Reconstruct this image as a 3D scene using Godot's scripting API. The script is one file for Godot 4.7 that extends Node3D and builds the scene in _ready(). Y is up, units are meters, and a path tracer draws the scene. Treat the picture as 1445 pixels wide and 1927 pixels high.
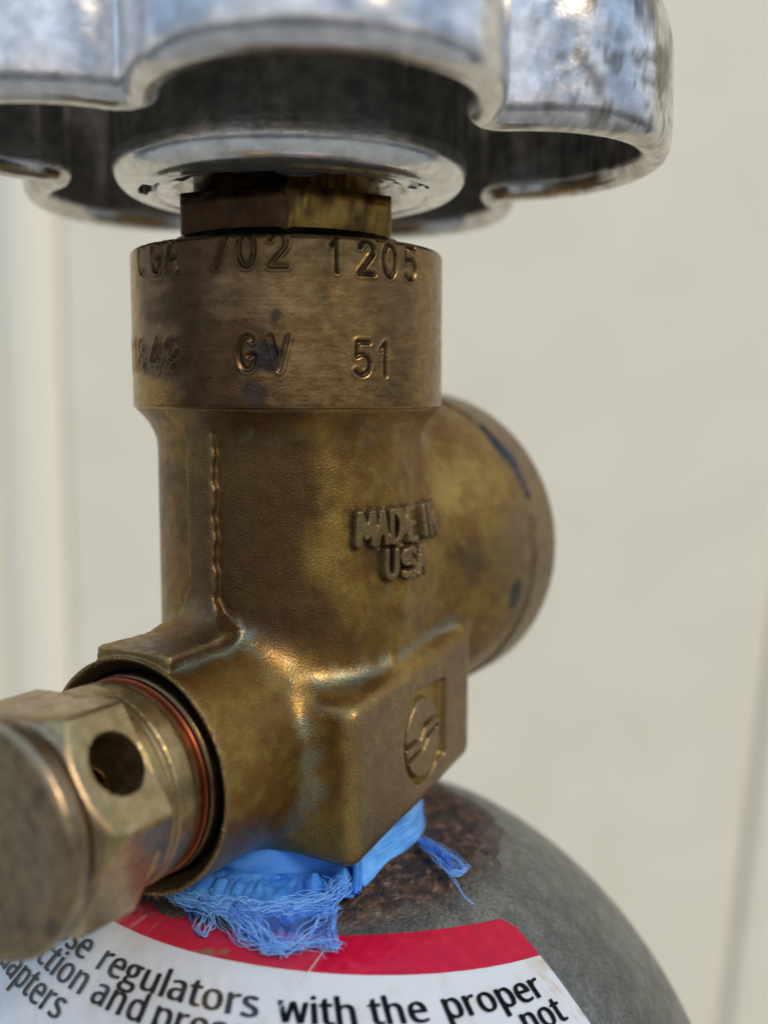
extends Node3D
# A close view of a brass gas cylinder valve. Everything is laid out in millimetres round the valve's axis and committed in metres.

const MM := 0.001
const ORIGIN := Vector3(0.2, 0, 0)      # the valve's axis, mm
const TURN := -31.0                      # heading of the safety plug, degrees from +z
const GROUND := -520.0               # top of the added, unseen slab
const LOW := -640.0                  # the unseen asphalt beside it, dark for the reflections

var M := {}
var na := FastNoiseLite.new()
var nb := FastNoiseLite.new()
var nc := FastNoiseLite.new()
var rng := RandomNumberGenerator.new()


func _ready() -> void:
	rng.seed = 7
	camera_and_light()
	noises()
	materials()
	setting()
	gas_cylinder()
	warning_label()
	valve()
	sealing_tape()


# ------------------------------------------------------------------ camera, sky, sun
func camera_and_light() -> void:
	var cam := Camera3D.new()
	cam.name = "camera"
	cam.position = Vector3(9.4, 0, 104) * MM
	cam.rotation = Vector3(-atan(213.5 / 2000.0), 0, 0)
	cam.keep_aspect = Camera3D.KEEP_HEIGHT
	cam.fov = rad_to_deg(2.0 * atan(963.5 / 2000.0))
	cam.near = 0.01
	cam.far = 200.0
	var at := CameraAttributesPhysical.new()
	at.frustum_focal_length = 24.914
	at.frustum_focus_distance = 0.0915
	at.frustum_near = 0.01
	at.frustum_far = 200.0
	at.exposure_aperture = 9.5
	cam.attributes = at
	add_child(cam)
	cam.fov = rad_to_deg(2.0 * atan(963.5 / 2000.0))
	cam.current = true
	var sun := DirectionalLight3D.new()
	sun.name = "sun"
	sun.light_energy = 0.7
	sun.light_angular_distance = 16.0
	sun.light_color = Color(1.0, 0.95, 0.87)
	sun.shadow_enabled = true
	add_child(sun)
	sun.look_at_from_position(Vector3(2.2, 2.6, 2.6), Vector3.ZERO)
	var sky := ProceduralSkyMaterial.new()
	sky.sky_top_color = Color(0.62, 0.80, 1.0)
	sky.sky_horizon_color = Color(0.40, 0.40, 0.40)
	sky.sky_curve = 0.42
	sky.sky_energy_multiplier = 1.25
	sky.ground_bottom_color = Color(0.3, 0.29, 0.27)
	sky.ground_horizon_color = Color(0.55, 0.55, 0.53)
	var cover := NoiseTexture2D.new()
	var cn := FastNoiseLite.new()
	cn.seed = 3
	cn.frequency = 0.006
	cn.fractal_octaves = 5
	cover.noise = cn
	cover.width = 1024
	cover.height = 512
	cover.seamless = true
	var ramp := Gradient.new()
	ramp.offsets = PackedFloat32Array([0.0, 0.42, 0.62, 1.0])
	ramp.colors = PackedColorArray([Color(1, 1, 1, 0), Color(1, 1, 1, 0.02), Color(1, 0.99, 0.97, 0.45), Color(1, 0.99, 0.97, 0.6)])
	cover.color_ramp = ramp
	sky.sky_cover = cover
	var env := Environment.new()
	env.background_mode = Environment.BG_SKY
	env.sky = Sky.new()
	env.sky.sky_material = sky
	env.tonemap_mode = Environment.TONE_MAPPER_LINEAR
	env.tonemap_exposure = 0.86
	env.sdfgi_enabled = true
	env.ssao_enabled = true
	env.ssil_enabled = true
	var we := WorldEnvironment.new()
	we.name = "world"
	we.environment = env
	add_child(we)


# ------------------------------------------------------------------ noise and materials
func noises() -> void:
	for n in [na, nb, nc]:
		n.noise_type = FastNoiseLite.TYPE_SIMPLEX_SMOOTH
	na.seed = 11
	na.frequency = 0.11
	na.fractal_octaves = 3
	nb.seed = 23
	nb.frequency = 0.55
	nb.fractal_octaves = 3
	nc.seed = 37
	nc.frequency = 1.7
	nc.fractal_octaves = 2


func noise_tex(id: int, freq: float, low: Color, high: Color, size := 512, octaves := 4, a := 0.25, b := 0.75) -> NoiseTexture2D:
	var n := FastNoiseLite.new()
	n.seed = id
	n.frequency = freq
	n.fractal_octaves = octaves
	var t := NoiseTexture2D.new()
	t.noise = n
	t.width = size
	t.height = size
	t.seamless = true
	var g := Gradient.new()
	g.offsets = PackedFloat32Array([a, b])
	g.colors = PackedColorArray([low, high])
	t.color_ramp = g
	return t


func grey(v: float) -> Color:
	return Color(v, v, v)


func mat(called: String, rough: float, metal: float, vertex := true, tex_scale := 60.0) -> StandardMaterial3D:
	var m := StandardMaterial3D.new()
	m.resource_name = called
	m.roughness = rough
	m.metallic = metal
	m.vertex_color_use_as_albedo = vertex
	m.uv1_triplanar = true
	m.uv1_scale = Vector3.ONE * tex_scale
	M[called] = m
	return m


func materials() -> void:
	var fine := noise_tex(1, 0.09, grey(0.0), grey(1.0), 512, 4, 0.2, 0.8)
	var mottled := noise_tex(2, 0.02, grey(0.86), grey(1.0), 512, 6, 0.25, 0.7)
	var rough_map := noise_tex(4, 0.015, grey(0.30), grey(0.46), 512, 5)
	var speck := noise_tex(6, 0.13, grey(0.62), grey(1.0), 512, 4, 0.2, 0.62)
	# forged brass
	var m := mat("forged_brass", 1.0, 0.74, true, 95.0)
	m.albedo_texture = speck
	m.roughness_texture = rough_map
	m.metallic_specular = 0.5
	m.heightmap_enabled = true
	m.heightmap_texture = fine
	m.heightmap_scale = 0.0024
	# turned brass: fine rings are in its geometry
	m = mat("turned_brass", 1.0, 0.9)
	m.albedo_texture = mottled
	m.roughness_texture = noise_tex(8, 0.02, grey(0.22), grey(0.38))
	m.heightmap_enabled = true
	m.heightmap_texture = fine
	m.heightmap_scale = 0.0007
	# cast aluminium of the handwheel
	m = mat("cast_aluminium", 1.0, 0.9, true, 45.0)
	m.albedo_texture = mottled
	m.roughness_texture = noise_tex(9, 0.02, grey(0.15), grey(0.27))
	m.heightmap_enabled = true
	m.heightmap_texture = fine
	m.heightmap_scale = 0.0006
	m = mat("copper", 0.3, 1.0, false)
	m.albedo_color = Color(0.58, 0.30, 0.19)
	# cylinder shell: brushed, oxidised metal
	m = mat("shell_metal", 1.0, 0.75, true, 40.0)
	m.albedo_texture = noise_tex(12, 0.05, grey(0.74), grey(1.0), 1024, 6, 0.3, 0.7)
	m.roughness_texture = noise_tex(13, 0.02, grey(0.30), grey(0.48))
	m.heightmap_enabled = true
	m.heightmap_texture = fine
	m.heightmap_scale = 0.003
	# rust
	m = mat("rust", 0.85, 0.0, true, 70.0)
	m.albedo_texture = speck
	m.heightmap_enabled = true
	m.heightmap_texture = noise_tex(14, 0.04, grey(0), grey(1), 512, 5)
	m.heightmap_scale = 0.018
	# tape
	m = mat("blue_tape", 0.24, 0.0, true)
	m.backlight_enabled = true
	m.backlight = Color(0.12, 0.25, 0.5)
	m = mat("blue_fibre", 0.4, 0.0, false)
	m.albedo_color = Color(0.58, 0.82, 1.0)
	m.backlight_enabled = true
	m.backlight = Color(0.3, 0.45, 0.8)
	m = mat("blue_film", 0.4, 0.0, false)
	m.transparency = BaseMaterial3D.TRANSPARENCY_ALPHA
	m.albedo_color = Color(0.40, 0.60, 0.95, 0.4)
	# label
	m = mat("label_paper", 0.38, 0.0, true, 40.0)
	m.metallic_specular = 0.3
	m.clearcoat_enabled = true
	m.clearcoat = 0.15
	m.clearcoat_roughness = 0.12
	m = mat("ink", 0.4, 0.0, false)
	m.albedo_color = Color(0.03, 0.03, 0.04)
	m.metallic_specular = 0.2
	m = mat("clear_tape", 0.12, 0.0, false)
	m.transparency = BaseMaterial3D.TRANSPARENCY_ALPHA
	m.albedo_color = Color(1, 1, 1, 0.015)
	m.metallic_specular = 0.4
	m = mat("tape_edge", 0.2, 0.0, false)
	m.transparency = BaseMaterial3D.TRANSPARENCY_ALPHA
	m.albedo_color = Color(0.95, 0.93, 0.9, 0.4)
	m = mat("grease", 0.12, 0.0, false)
	m.albedo_color = Color(0.05, 0.045, 0.04)
	# wall, ground
	m = mat("cream_paint", 0.55, 0.0, false, 3.0)
	m.albedo_color = Color(0.88, 0.842, 0.755)
	m.albedo_texture = noise_tex(21, 0.012, Color(0.985, 0.982, 0.975), Color(1, 1, 1), 512, 5)
	m = mat("white_paint", 0.4, 0.0, false, 3.0)
	m.albedo_color = Color(0.90, 0.865, 0.775)
	m = mat("concrete", 0.9, 0.0, false, 1.5)
	m.albedo_color = Color(0.68, 0.66, 0.62)
	m.albedo_texture = noise_tex(24, 0.02, grey(0.8), grey(1.0), 512, 6)
	m = mat("asphalt", 0.9, 0.0, false, 1.0)
	m.albedo_color = Color(0.27, 0.265, 0.26)
	m.albedo_texture = noise_tex(22, 0.02, grey(0.7), grey(1.0), 512, 6)


# ------------------------------------------------------------------ mesh helpers
func thing(called: String, label: String, category: String, base_mm: Vector3) -> Node3D:
	var o := Node3D.new()
	o.name = called
	o.position = base_mm * MM
	o.set_meta("label", label)
	o.set_meta("category", category)
	add_child(o)
	return o


# v in mm, triangles counter-clockwise seen from outside; base is the parent's place in mm
func commit(called: String, g: Dictionary, material: Material, parent: Node3D, base := Vector3.ZERO, smooth := true) -> MeshInstance3D:
	var v: PackedVector3Array = g.v
	var idx: PackedInt32Array = g.i
	var n := v.size()
	var nor := PackedVector3Array()
	nor.resize(n)
	for k in range(0, idx.size(), 3):
		var a := idx[k]
		var b := idx[k + 1]
		var c := idx[k + 2]
		var f := (v[b] - v[a]).cross(v[c] - v[a])
		nor[a] += f
		nor[b] += f
		nor[c] += f
	if g.has("weld"):
		for w in g.weld:
			var s: Vector3 = nor[w.x] + nor[w.y]
			nor[w.x] = s
			nor[w.y] = s
	var out := PackedVector3Array()
	out.resize(n)
	for k in n:
		nor[k] = nor[k].normalized()
		out[k] = (v[k] - base) * MM
	var flipped := PackedInt32Array()
	flipped.resize(idx.size())
	for k in range(0, idx.size(), 3):
		flipped[k] = idx[k]
		flipped[k + 1] = idx[k + 2]
		flipped[k + 2] = idx[k + 1]
	var arr := []
	arr.resize(Mesh.ARRAY_MAX)
	arr[Mesh.ARRAY_VERTEX] = out
	arr[Mesh.ARRAY_NORMAL] = nor
	if g.has("c"):
		arr[Mesh.ARRAY_COLOR] = g.c
	var mesh := ArrayMesh.new()
	arr[Mesh.ARRAY_INDEX] = flipped
	mesh.add_surface_from_arrays(Mesh.PRIMITIVE_TRIANGLES, arr)
	mesh.surface_set_material(mesh.get_surface_count() - 1, material)
	var o := MeshInstance3D.new()
	o.name = called
	o.mesh = mesh
	parent.add_child(o, true)
	return o


# a grid of nu x nv points; round: the u direction closes
func grid(nu: int, nv: int, round_u: bool, f: Callable) -> Dictionary:
	var v := PackedVector3Array()
	var idx := PackedInt32Array()
	v.resize(nu * nv)
	for j in nv:
		for i in nu:
			v[j * nu + i] = f.call(i, j)
	for j in nv - 1:
		for i in (nu if round_u else nu - 1):
			var i2 := (i + 1) % nu
			var a := j * nu + i
			var b := j * nu + i2
			var c := (j + 1) * nu + i
			var d := (j + 1) * nu + i2
			idx.append_array([a, b, d, a, d, c])
	return {"v": v, "i": idx}


func flip_if(g: Dictionary, about: Vector3) -> Dictionary:
	# turns the triangles so that they face away from a point
	var v: PackedVector3Array = g.v
	var idx: PackedInt32Array = g.i
	var s := 0.0
	for k in range(0, idx.size(), 3):
		s += (v[idx[k]] - about).dot((v[idx[k + 1]] - about).cross(v[idx[k + 2]] - about))
	if s < 0.0:
		for k in range(0, idx.size(), 3):
			var t := idx[k + 1]
			idx[k + 1] = idx[k + 2]
			idx[k + 2] = t
		g.i = idx
	return g


# profile of (radius, height) going up the outside; turned round the y axis
func lathe(profile: PackedVector2Array, nu := 180) -> Dictionary:
	return grid(nu, profile.size(), true, func(i: int, j: int):
		var t := TAU * i / nu
		return ORIGIN + Vector3(profile[j].x * sin(t), profile[j].y, profile[j].x * cos(t)))


func colour(g: Dictionary, f: Callable) -> Dictionary:
	var v: PackedVector3Array = g.v
	var c := PackedColorArray()
	c.resize(v.size())
	for k in v.size():
		c[k] = f.call(v[k])
	g.c = c
	return g


func fine_profile(p: Array, step: float) -> PackedVector2Array:
	var out := PackedVector2Array()
	for k in p.size() - 1:
		var n := maxi(1, int(ceil((p[k + 1] - p[k]).length() / step)))
		for q in n:
			out.append(p[k].lerp(p[k + 1], float(q) / n))
	out.append(p[-1])
	return out


func tube(path: PackedVector3Array, r: float, sides := 5) -> Dictionary:
	var v := PackedVector3Array()
	var idx := PackedInt32Array()
	var n := path.size()
	for k in n:
		var t := (path[mini(k + 1, n - 1)] - path[maxi(k - 1, 0)]).normalized()
		var x := t.cross(Vector3(0.31, 0.9, 0.2)).normalized()
		var y := t.cross(x)
		var rr := r * (0.35 if k == 0 or k == n - 1 else 1.0)
		for s in sides:
			var a := TAU * s / sides
			v.append(path[k] + (x * cos(a) + y * sin(a)) * rr)
	for k in n - 1:
		for s in sides:
			var s2 := (s + 1) % sides
			var a := k * sides + s
			var b := k * sides + s2
			idx.append_array([a, b, b + sides, a, b + sides, a + sides])
	return {"v": v, "i": idx}


func join(into: Dictionary, g: Dictionary) -> void:
	if into.is_empty():
		into.v = PackedVector3Array()
		into.i = PackedInt32Array()
	var at: int = into.v.size()
	into.v.append_array(g.v)
	for k in g.i:
		into.i.append(k + at)


func spline(p: PackedVector3Array, per := 8) -> PackedVector3Array:
	var out := PackedVector3Array()
	var n := p.size()
	for k in n - 1:
		for q in per:
			out.append(p[k].cubic_interpolate(p[k + 1], p[maxi(k - 1, 0)], p[mini(k + 2, n - 1)], float(q) / per))
	out.append(p[n - 1])
	return out


func box(lo: Vector3, hi: Vector3, bevel := 0.0) -> Dictionary:
	# a box whose vertical edges are rounded by bevel (seen from above)
	var pts := PackedVector2Array()
	var seg := 8 if bevel > 0.0 else 1
	var cs := [Vector2(hi.x - bevel, hi.z - bevel), Vector2(lo.x + bevel, hi.z - bevel), Vector2(lo.x + bevel, lo.z + bevel), Vector2(hi.x - bevel, lo.z + bevel)]
	for q in 4:
		for s in seg:
			var a := PI / 2 * q + PI / 2 * (float(s) / maxf(seg - 1, 1))
			pts.append(cs[q] + Vector2(cos(a), sin(a)) * bevel)
	var n := pts.size()
	var v := PackedVector3Array()
	var idx := PackedInt32Array()
	for y in [lo.y, hi.y]:
		for p in pts:
			v.append(Vector3(p.x, y, p.y))
	for k in n:
		var k2 := (k + 1) % n
		idx.append_array([k, k2, n + k2, k, n + k2, n + k])
	var g := {"v": v, "i": idx}
	var cap := PackedVector3Array()
	for y in [lo.y, hi.y]:
		for p in pts:
			cap.append(Vector3(p.x, y, p.y))
	var at := v.size()
	g.v.append_array(cap)
	for k in range(1, n - 1):
		g.i.append_array([at, at + k, at + k + 1, at + n, at + n + k + 1, at + n + k])
	return flip_if(g, (lo + hi) / 2)


# ------------------------------------------------------------------ surface nets on a distance field
func nets(f: Callable, lo: Vector3, hi: Vector3, h: float) -> Dictionary:
	var B := 6
	var bx := int(ceil((hi.x - lo.x) / h / B))
	var by := int(ceil((hi.y - lo.y) / h / B))
	var bz := int(ceil((hi.z - lo.z) / h / B))
	var nx := bx * B + 1
	var ny := by * B + 1
	var nz := bz * B + 1
	var sy := nx
	var sz := nx * ny
	var G := PackedFloat32Array()
	G.resize(nx * ny * nz)
	G.fill(1e9)
	var ids := PackedInt32Array()
	ids.resize(nx * ny * nz)
	ids.fill(-1)
	var active := []
	var reach := h * B * 0.8661 * 1.25
	for k in bz:
		for j in by:
			for i in bx:
				var c := lo + Vector3(i + 0.5, j + 0.5, k + 0.5) * (h * B)
				if absf(f.call(c)) < reach:
					active.append(Vector3i(i, j, k) * B)
	for b in active:
		for k in range(b.z, b.z + B + 1):
			for j in range(b.y, b.y + B + 1):
				var row: int = b.x + j * sy + k * sz
				for i in B + 1:
					if G[row + i] > 1e8:
						G[row + i] = f.call(lo + Vector3(b.x + i, j, k) * h)
	var v := PackedVector3Array()
	var idx := PackedInt32Array()
	var corner := [0, 1, sy, sy + 1, sz, sz + 1, sz + sy, sz + sy + 1]
	var off := [Vector3(0, 0, 0), Vector3(1, 0, 0), Vector3(0, 1, 0), Vector3(1, 1, 0), Vector3(0, 0, 1), Vector3(1, 0, 1), Vector3(0, 1, 1), Vector3(1, 1, 1)]
	var ea := [0, 2, 4, 6, 0, 1, 4, 5, 0, 1, 2, 3]
	var eb := [1, 3, 5, 7, 2, 3, 6, 7, 4, 5, 6, 7]
	for b in active:
		for k in range(b.z, b.z + B):
			for j in range(b.y, b.y + B):
				for i in range(b.x, b.x + B):
					var at: int = i + j * sy + k * sz
					var s0 := G[at] < 0.0
					if s0 == (G[at + 1] < 0.0) and s0 == (G[at + sy] < 0.0) and s0 == (G[at + sz] < 0.0) and s0 == (G[at + sy + 1] < 0.0) and s0 == (G[at + sz + 1] < 0.0) and s0 == (G[at + sz + sy] < 0.0) and s0 == (G[at + sz + sy + 1] < 0.0):
						continue
					var sum := Vector3.ZERO
					var n := 0
					for e in 12:
						var p: float = G[at + corner[ea[e]]]
						var q: float = G[at + corner[eb[e]]]
						if (p < 0.0) != (q < 0.0):
							sum += off[ea[e]].lerp(off[eb[e]], p / (p - q))
							n += 1
					ids[at] = v.size()
					v.append(lo + (Vector3(i, j, k) + sum / n) * h)
	var step := [1, sy, sz]
	for b in active:
		for k in range(b.z, b.z + B):
			for j in range(b.y, b.y + B):
				for i in range(b.x, b.x + B):
					var at: int = i + j * sy + k * sz
					var s0 := G[at] < 0.0
					for ax in 3:
						if s0 == (G[at + step[ax]] < 0.0):
							continue
						var u: int = step[(ax + 1) % 3]
						var w: int = step[(ax + 2) % 3]
						if at - u - w < 0:
							continue
						var a := ids[at - u - w]
						var c := ids[at - w]
						var d := ids[at]
						var e := ids[at - u]
						if a < 0 or c < 0 or d < 0 or e < 0:
							continue
						if s0:
							idx.append_array([a, c, d, a, d, e])
						else:
							idx.append_array([a, d, c, a, e, d])
	var g := {"v": v, "i": idx}
	project(g, f, 0)
	return g


func gradient(f: Callable, p: Vector3, d0: float) -> Vector3:
	var e := 0.02
	return Vector3(f.call(p + Vector3(e, 0, 0)) - d0, f.call(p + Vector3(0, e, 0)) - d0, f.call(p + Vector3(0, 0, e)) - d0) / e


func project(g: Dictionary, f: Callable, from: int) -> void:
	var v: PackedVector3Array = g.v
	for k in range(from, v.size()):
		var p := v[k]
		var d: float = f.call(p)
		var n := gradient(f, p, d)
		var l := n.length_squared()
		if l > 0.05:
			v[k] = p - n * (clampf(d, -0.3, 0.3) / l)
	g.v = v


# splits every edge whose middle lies in the region; neighbours stay joined
func refine(g: Dictionary, f: Callable, region: Callable) -> void:
	var v: PackedVector3Array = g.v
	var idx: PackedInt32Array = g.i
	var first := v.size()
	var cut := {}
	var out := PackedInt32Array()
	for k in range(0, idx.size(), 3):
		var t := [idx[k], idx[k + 1], idx[k + 2]]
		var m := [-1, -1, -1]
		var n := 0
		for e in 3:
			var a: int = t[e]
			var b: int = t[(e + 1) % 3]
			var key := mini(a, b) * 4000000 + maxi(a, b)
			if cut.has(key):
				m[e] = cut[key]
			else:
				var mid := (v[a] + v[b]) / 2
				var id := -1
				if region.call(mid):
					id = v.size()
					v.append(mid)
				cut[key] = id
				m[e] = id
			if m[e] >= 0:
				n += 1
		if n == 0:
			out.append_array(t)
		elif n == 3:
			out.append_array([t[0], m[0], m[2], m[0], t[1], m[1], m[2], m[1], t[2], m[0], m[1], m[2]])
		elif n == 1:
			var e := 0 if m[0] >= 0 else 1 if m[1] >= 0 else 2
			var a: int = t[e]
			var b: int = t[(e + 1) % 3]
			var c: int = t[(e + 2) % 3]
			out.append_array([a, m[e], c, m[e], b, c])
		else:
			var e := 0 if m[0] < 0 else 1 if m[1] < 0 else 2     # the uncut edge
			var a: int = t[e]
			var b: int = t[(e + 1) % 3]
			var c: int = t[(e + 2) % 3]
			var p: int = m[(e + 1) % 3]
			var q: int = m[(e + 2) % 3]
			out.append_array([a, b, p, a, p, q, q, p, c])
	g.v = v
	g.i = out
	project(g, f, first)


func smin(a: float, b: float, k: float) -> float:
	var h := maxf(k - absf(a - b), 0.0) / k
	return minf(a, b) - h * h * k * 0.25


# ------------------------------------------------------------------ stamped and raised lettering
func arc(cx: float, cy: float, rx: float, ry: float, a0: float, a1: float, n := 14) -> PackedVector2Array:
	var p := PackedVector2Array()
	for k in n + 1:
		var a := deg_to_rad(lerpf(a0, a1, float(k) / n))
		p.append(Vector2(cx + rx * cos(a), cy + ry * sin(a)))
	return p


func line(a: Array) -> PackedVector2Array:
	var p := PackedVector2Array()
	for k in range(0, a.size(), 2):
		p.append(Vector2(a[k], a[k + 1]))
	return p


func glyph(c: String) -> Array:     # strokes in a cell 0.6 wide and 1 high
	match c:
		"0": return [arc(0.3, 0.5, 0.27, 0.5, 0, 360, 24)]
		"1": return [line([0.12, 0.78, 0.32, 1, 0.32, 0])]
		"2":
			var p := arc(0.3, 0.72, 0.28, 0.28, 165, -35)
			p.append_array(line([0.0, 0.0, 0.6, 0.0]))
			return [p]
		"4": return [line([0.46, 0, 0.46, 1, 0.0, 0.3, 0.62, 0.3])]
		"5":
			var p := line([0.56, 1, 0.1, 1, 0.07, 0.57])
			p.append_array(arc(0.28, 0.32, 0.31, 0.32, 115, -140))
			return [p]
		"7": return [line([0, 1, 0.6, 1, 0.2, 0])]
		"8": return [arc(0.3, 0.76, 0.23, 0.24, 0, 360, 20), arc(0.3, 0.26, 0.28, 0.26, 0, 360, 20)]
		"9": return [arc(0.3, 0.68, 0.28, 0.32, 0, 360, 20), line([0.58, 0.66, 0.5, 0.25, 0.28, 0.02])]
		"A": return [line([0, 0, 0.3, 1, 0.6, 0]), line([0.12, 0.36, 0.48, 0.36])]
		"C": return [arc(0.32, 0.5, 0.3, 0.5, 55, 305, 20)]
		"D":
			var p := line([0.0, 0.0, 0.0, 1.0, 0.2, 1.0])
			p.append_array(arc(0.2, 0.5, 0.38, 0.5, 85, -85))
			p.append_array(line([0.2, 0, 0, 0]))
			return [p]
		"E": return [line([0.55, 0, 0, 0, 0, 1, 0.55, 1]), line([0, 0.5, 0.45, 0.5])]
		"G":
			var p := arc(0.32, 0.5, 0.3, 0.5, 50, 310, 20)
			p.append_array(line([0.58, 0.42, 0.38, 0.42]))
			return [p]
		"I": return [line([0.3, 0, 0.3, 1])]
		"M": return [line([0, 0, 0.05, 1, 0.32, 0.25, 0.6, 1, 0.65, 0])]
		"N": return [line([0.02, 0, 0.02, 1, 0.58, 0, 0.58, 1])]
		"S": return [arc(0.3, 0.74, 0.25, 0.26, 30, 270, 12), arc(0.3, 0.25, 0.27, 0.25, 90, -150, 12)]
		"U":
			var p := line([0, 1])
			p.append_array(arc(0.29, 0.3, 0.29, 0.3, 180, 360))
			p.append_array(line([0.58, 1]))
			return [p]
		"V": return [line([0, 1, 0.3, 0, 0.6, 1])]
	return []


# [segment ends ...] of a letter laid at (x, y) with a height and a width
func strokes(c: String, x: float, y: float, height: float, width: float, slant := 0.0) -> Array:
	var out := []
	for s in glyph(c):
		for k in s.size() - 1:
			var a := Vector2(x + s[k].x / 0.6 * width, y + s[k].y * height)
			var b := Vector2(x + s[k + 1].x / 0.6 * width, y + s[k + 1].y * height)
			a.y += (a.x - x) * slant
			b.y += (b.x - x) * slant
			out.append([a, b])
	return out


func stroke_distance(p: Vector2, segs: Array) -> float:
	var best := 1e9
	for s in segs:
		best = minf(best, p.distance_squared_to(Geometry2D.get_closest_point_to_segment(p, s[0], s[1])))
	return sqrt(best)


# ------------------------------------------------------------------ colours of the metals (linear)
func brass(p: Vector3, machined: float) -> Color:
	var a := na.get_noise_3dv(p) * 0.5 + 0.5
	var b := nb.get_noise_3dv(p) * 0.5 + 0.5
	var d := nc.get_noise_3dv(p) * 0.5 + 0.5
	var c := Color(0.33, 0.165, 0.036).lerp(Color(0.48, 0.295, 0.066), smoothstep(0.35, 0.7, a * 0.55 + b * 0.45))
	c = c.lerp(Color(0.14, 0.075, 0.034), smoothstep(0.5, 0.85, na.get_noise_3dv(p * 0.8 + Vector3(40, 0, 0)) * 0.5 + 0.5) * 0.7)
	c = c.lerp(Color(0.50, 0.33, 0.09), smoothstep(0.6, 0.85, b) * 0.5)
	c = c.lerp(Color(0.30, 0.24, 0.17), machined * 0.45)
	c *= 0.66 + 0.2 * d
	c.a = 1.0
	return c


func mark(c: Color, to: Color, p: Vector3, a: Vector3, b: Vector3, r: float) -> Color:
	var d := p.distance_to(Geometry3D.get_closest_point_to_segment(p, a, b)) / r + nb.get_noise_3dv(p * 1.5) * 0.35
	return c.lerp(to, 0.9 * (1.0 - smoothstep(0.55, 1.05, d)))


func stain(c: Color, to: Color, p: Vector3, at: Vector3, r: float, much: float) -> Color:
	var d := p.distance_to(at) / r + nb.get_noise_3dv(p * 1.3) * 0.5
	return c.lerp(to, much * (1.0 - smoothstep(0.6, 1.1, d)))


# ------------------------------------------------------------------ the setting
func setting() -> void:
	var g := {"v": PackedVector3Array([Vector3(-30000, LOW, 30000), Vector3(30000, LOW, 30000), Vector3(30000, LOW, -30000), Vector3(-30000, LOW, -30000)]), "i": PackedInt32Array([0, 1, 2, 0, 2, 3])}
	var gr := commit("ground", g, M.asphalt, self)  # out of view; kept dark so the brass reflects something dark
	gr.set_meta("kind", "structure")
	gr.set_meta("label", "unseen dark grey asphalt ground, made dark for reflections in the brass")
	var sl := commit("added_slab", box(Vector3(-2400, LOW - 20, -340), Vector3(2400, GROUND, 1500)), M.concrete, self)  # unseen pale slab added to reflect brightly into the metal from below
	sl.set_meta("kind", "structure")
	sl.set_meta("label", "unseen pale concrete slab under the gas cylinder, added for bright reflections")
	var w := thing("panelled_wall", "cream painted wall of upright metal panels behind the brass valve", "wall", Vector3(0, GROUND, -305))
	var b := Vector3(0, GROUND, -305)
	var seam := tan(deg_to_rad(4.8))
	# main panel with a leaning right edge
	commit("panel", slab([Vector2(-112, GROUND), Vector2(120.5, GROUND), Vector2(120.5 + seam * 1800, GROUND + 1800), Vector2(-112, GROUND + 1800)], -306, -301, 2.5), M.cream_paint, w, b)
	commit("panel", slab([Vector2(124.5, GROUND), Vector2(900, GROUND), Vector2(900, GROUND + 1800), Vector2(124.5 + seam * 1800, GROUND + 1800)], -306, -300, 4.0), M.cream_paint, w, b)
	commit("panel", slab([Vector2(-900, GROUND), Vector2(-138, GROUND), Vector2(-138, GROUND + 1800), Vector2(-900, GROUND + 1800)], -306, -302, 2.5), M.cream_paint, w, b)
	commit("backing_board", box(Vector3(-905, GROUND, -330), Vector3(905, GROUND + 1810, -303.8)), M.cream_paint, w, b)
	var mould := PackedVector2Array()
	var gm := grid(2, 25, false, func(i: int, j: int):
		var a := PI * j / 24.0
		return Vector3(-125 + 12.4 * cos(a), GROUND + 1800.0 * i, -306 + 6.5 * sin(a)))
	commit("moulding", flip_if(gm, Vector3(-125, 0, -306)), M.white_paint, w, b)


# an upright slab with an outline in x and y and a front edge rounded by r
func slab(outline: Array, back: float, front: float, r: float) -> Dictionary:
	var o := PackedVector2Array(outline)
	if Geometry2D.is_polygon_clockwise(o):
		o.reverse()
	var v := PackedVector3Array()
	var idx := PackedInt32Array()
	var n := o.size()
	var rings := [[0.0, back]]
	for k in 7:
		var a := PI / 2 * k / 6.0
		rings.append([r * (1.0 - cos(a)), front - r + r * sin(a)])
	for q in rings:
		var inner: PackedVector2Array = o
		if q[0] > 0.0001:
			inner = PackedVector2Array()
			for k in n:
				var d0 := (o[k] - o[(k + n - 1) % n]).normalized()
				var d1 := (o[(k + 1) % n] - o[k]).normalized()
				inner.append(o[k] + (d1 - d0).normalized() * q[0] * 1.41)
		for p in inner:
			v.append(Vector3(p.x, p.y, q[1]))
	for j in rings.size() - 1:
		for k in n:
			var k2 := (k + 1) % n
			idx.append_array([j * n + k, j * n + k2, (j + 1) * n + k2, j * n + k, (j + 1) * n + k2, (j + 1) * n + k])
	var last := (rings.size() - 1) * n
	var at := v.size()
	for k in n:
		v.append(v[last + k])
	for k in range(1, n - 1):
		idx.append_array([at, at + k, at + k + 1])
	return {"v": v, "i": idx}


# ------------------------------------------------------------------ gas cylinder
const DOME_R := 45.0
const DOME_Y := -83.0

func dome_y(r: float) -> float:
	var s := DOME_Y + sqrt(maxf(DOME_R * DOME_R - r * r, 0.0))
	return smin(s, -43.9, 1.5)


func on_dome(az: float, th: float, lift := 0.0) -> Vector3:
	var t := deg_to_rad(th)
	var r := DOME_R * sin(t)
	var n := Vector3(sin(t) * sin(deg_to_rad(az)), cos(t), sin(t) * cos(deg_to_rad(az)))
	return ORIGIN + Vector3(r * sin(deg_to_rad(az)), dome_y(r) if th < 60.0 else DOME_Y + DOME_R * cos(t), r * cos(deg_to_rad(az))) + n * lift


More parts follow.
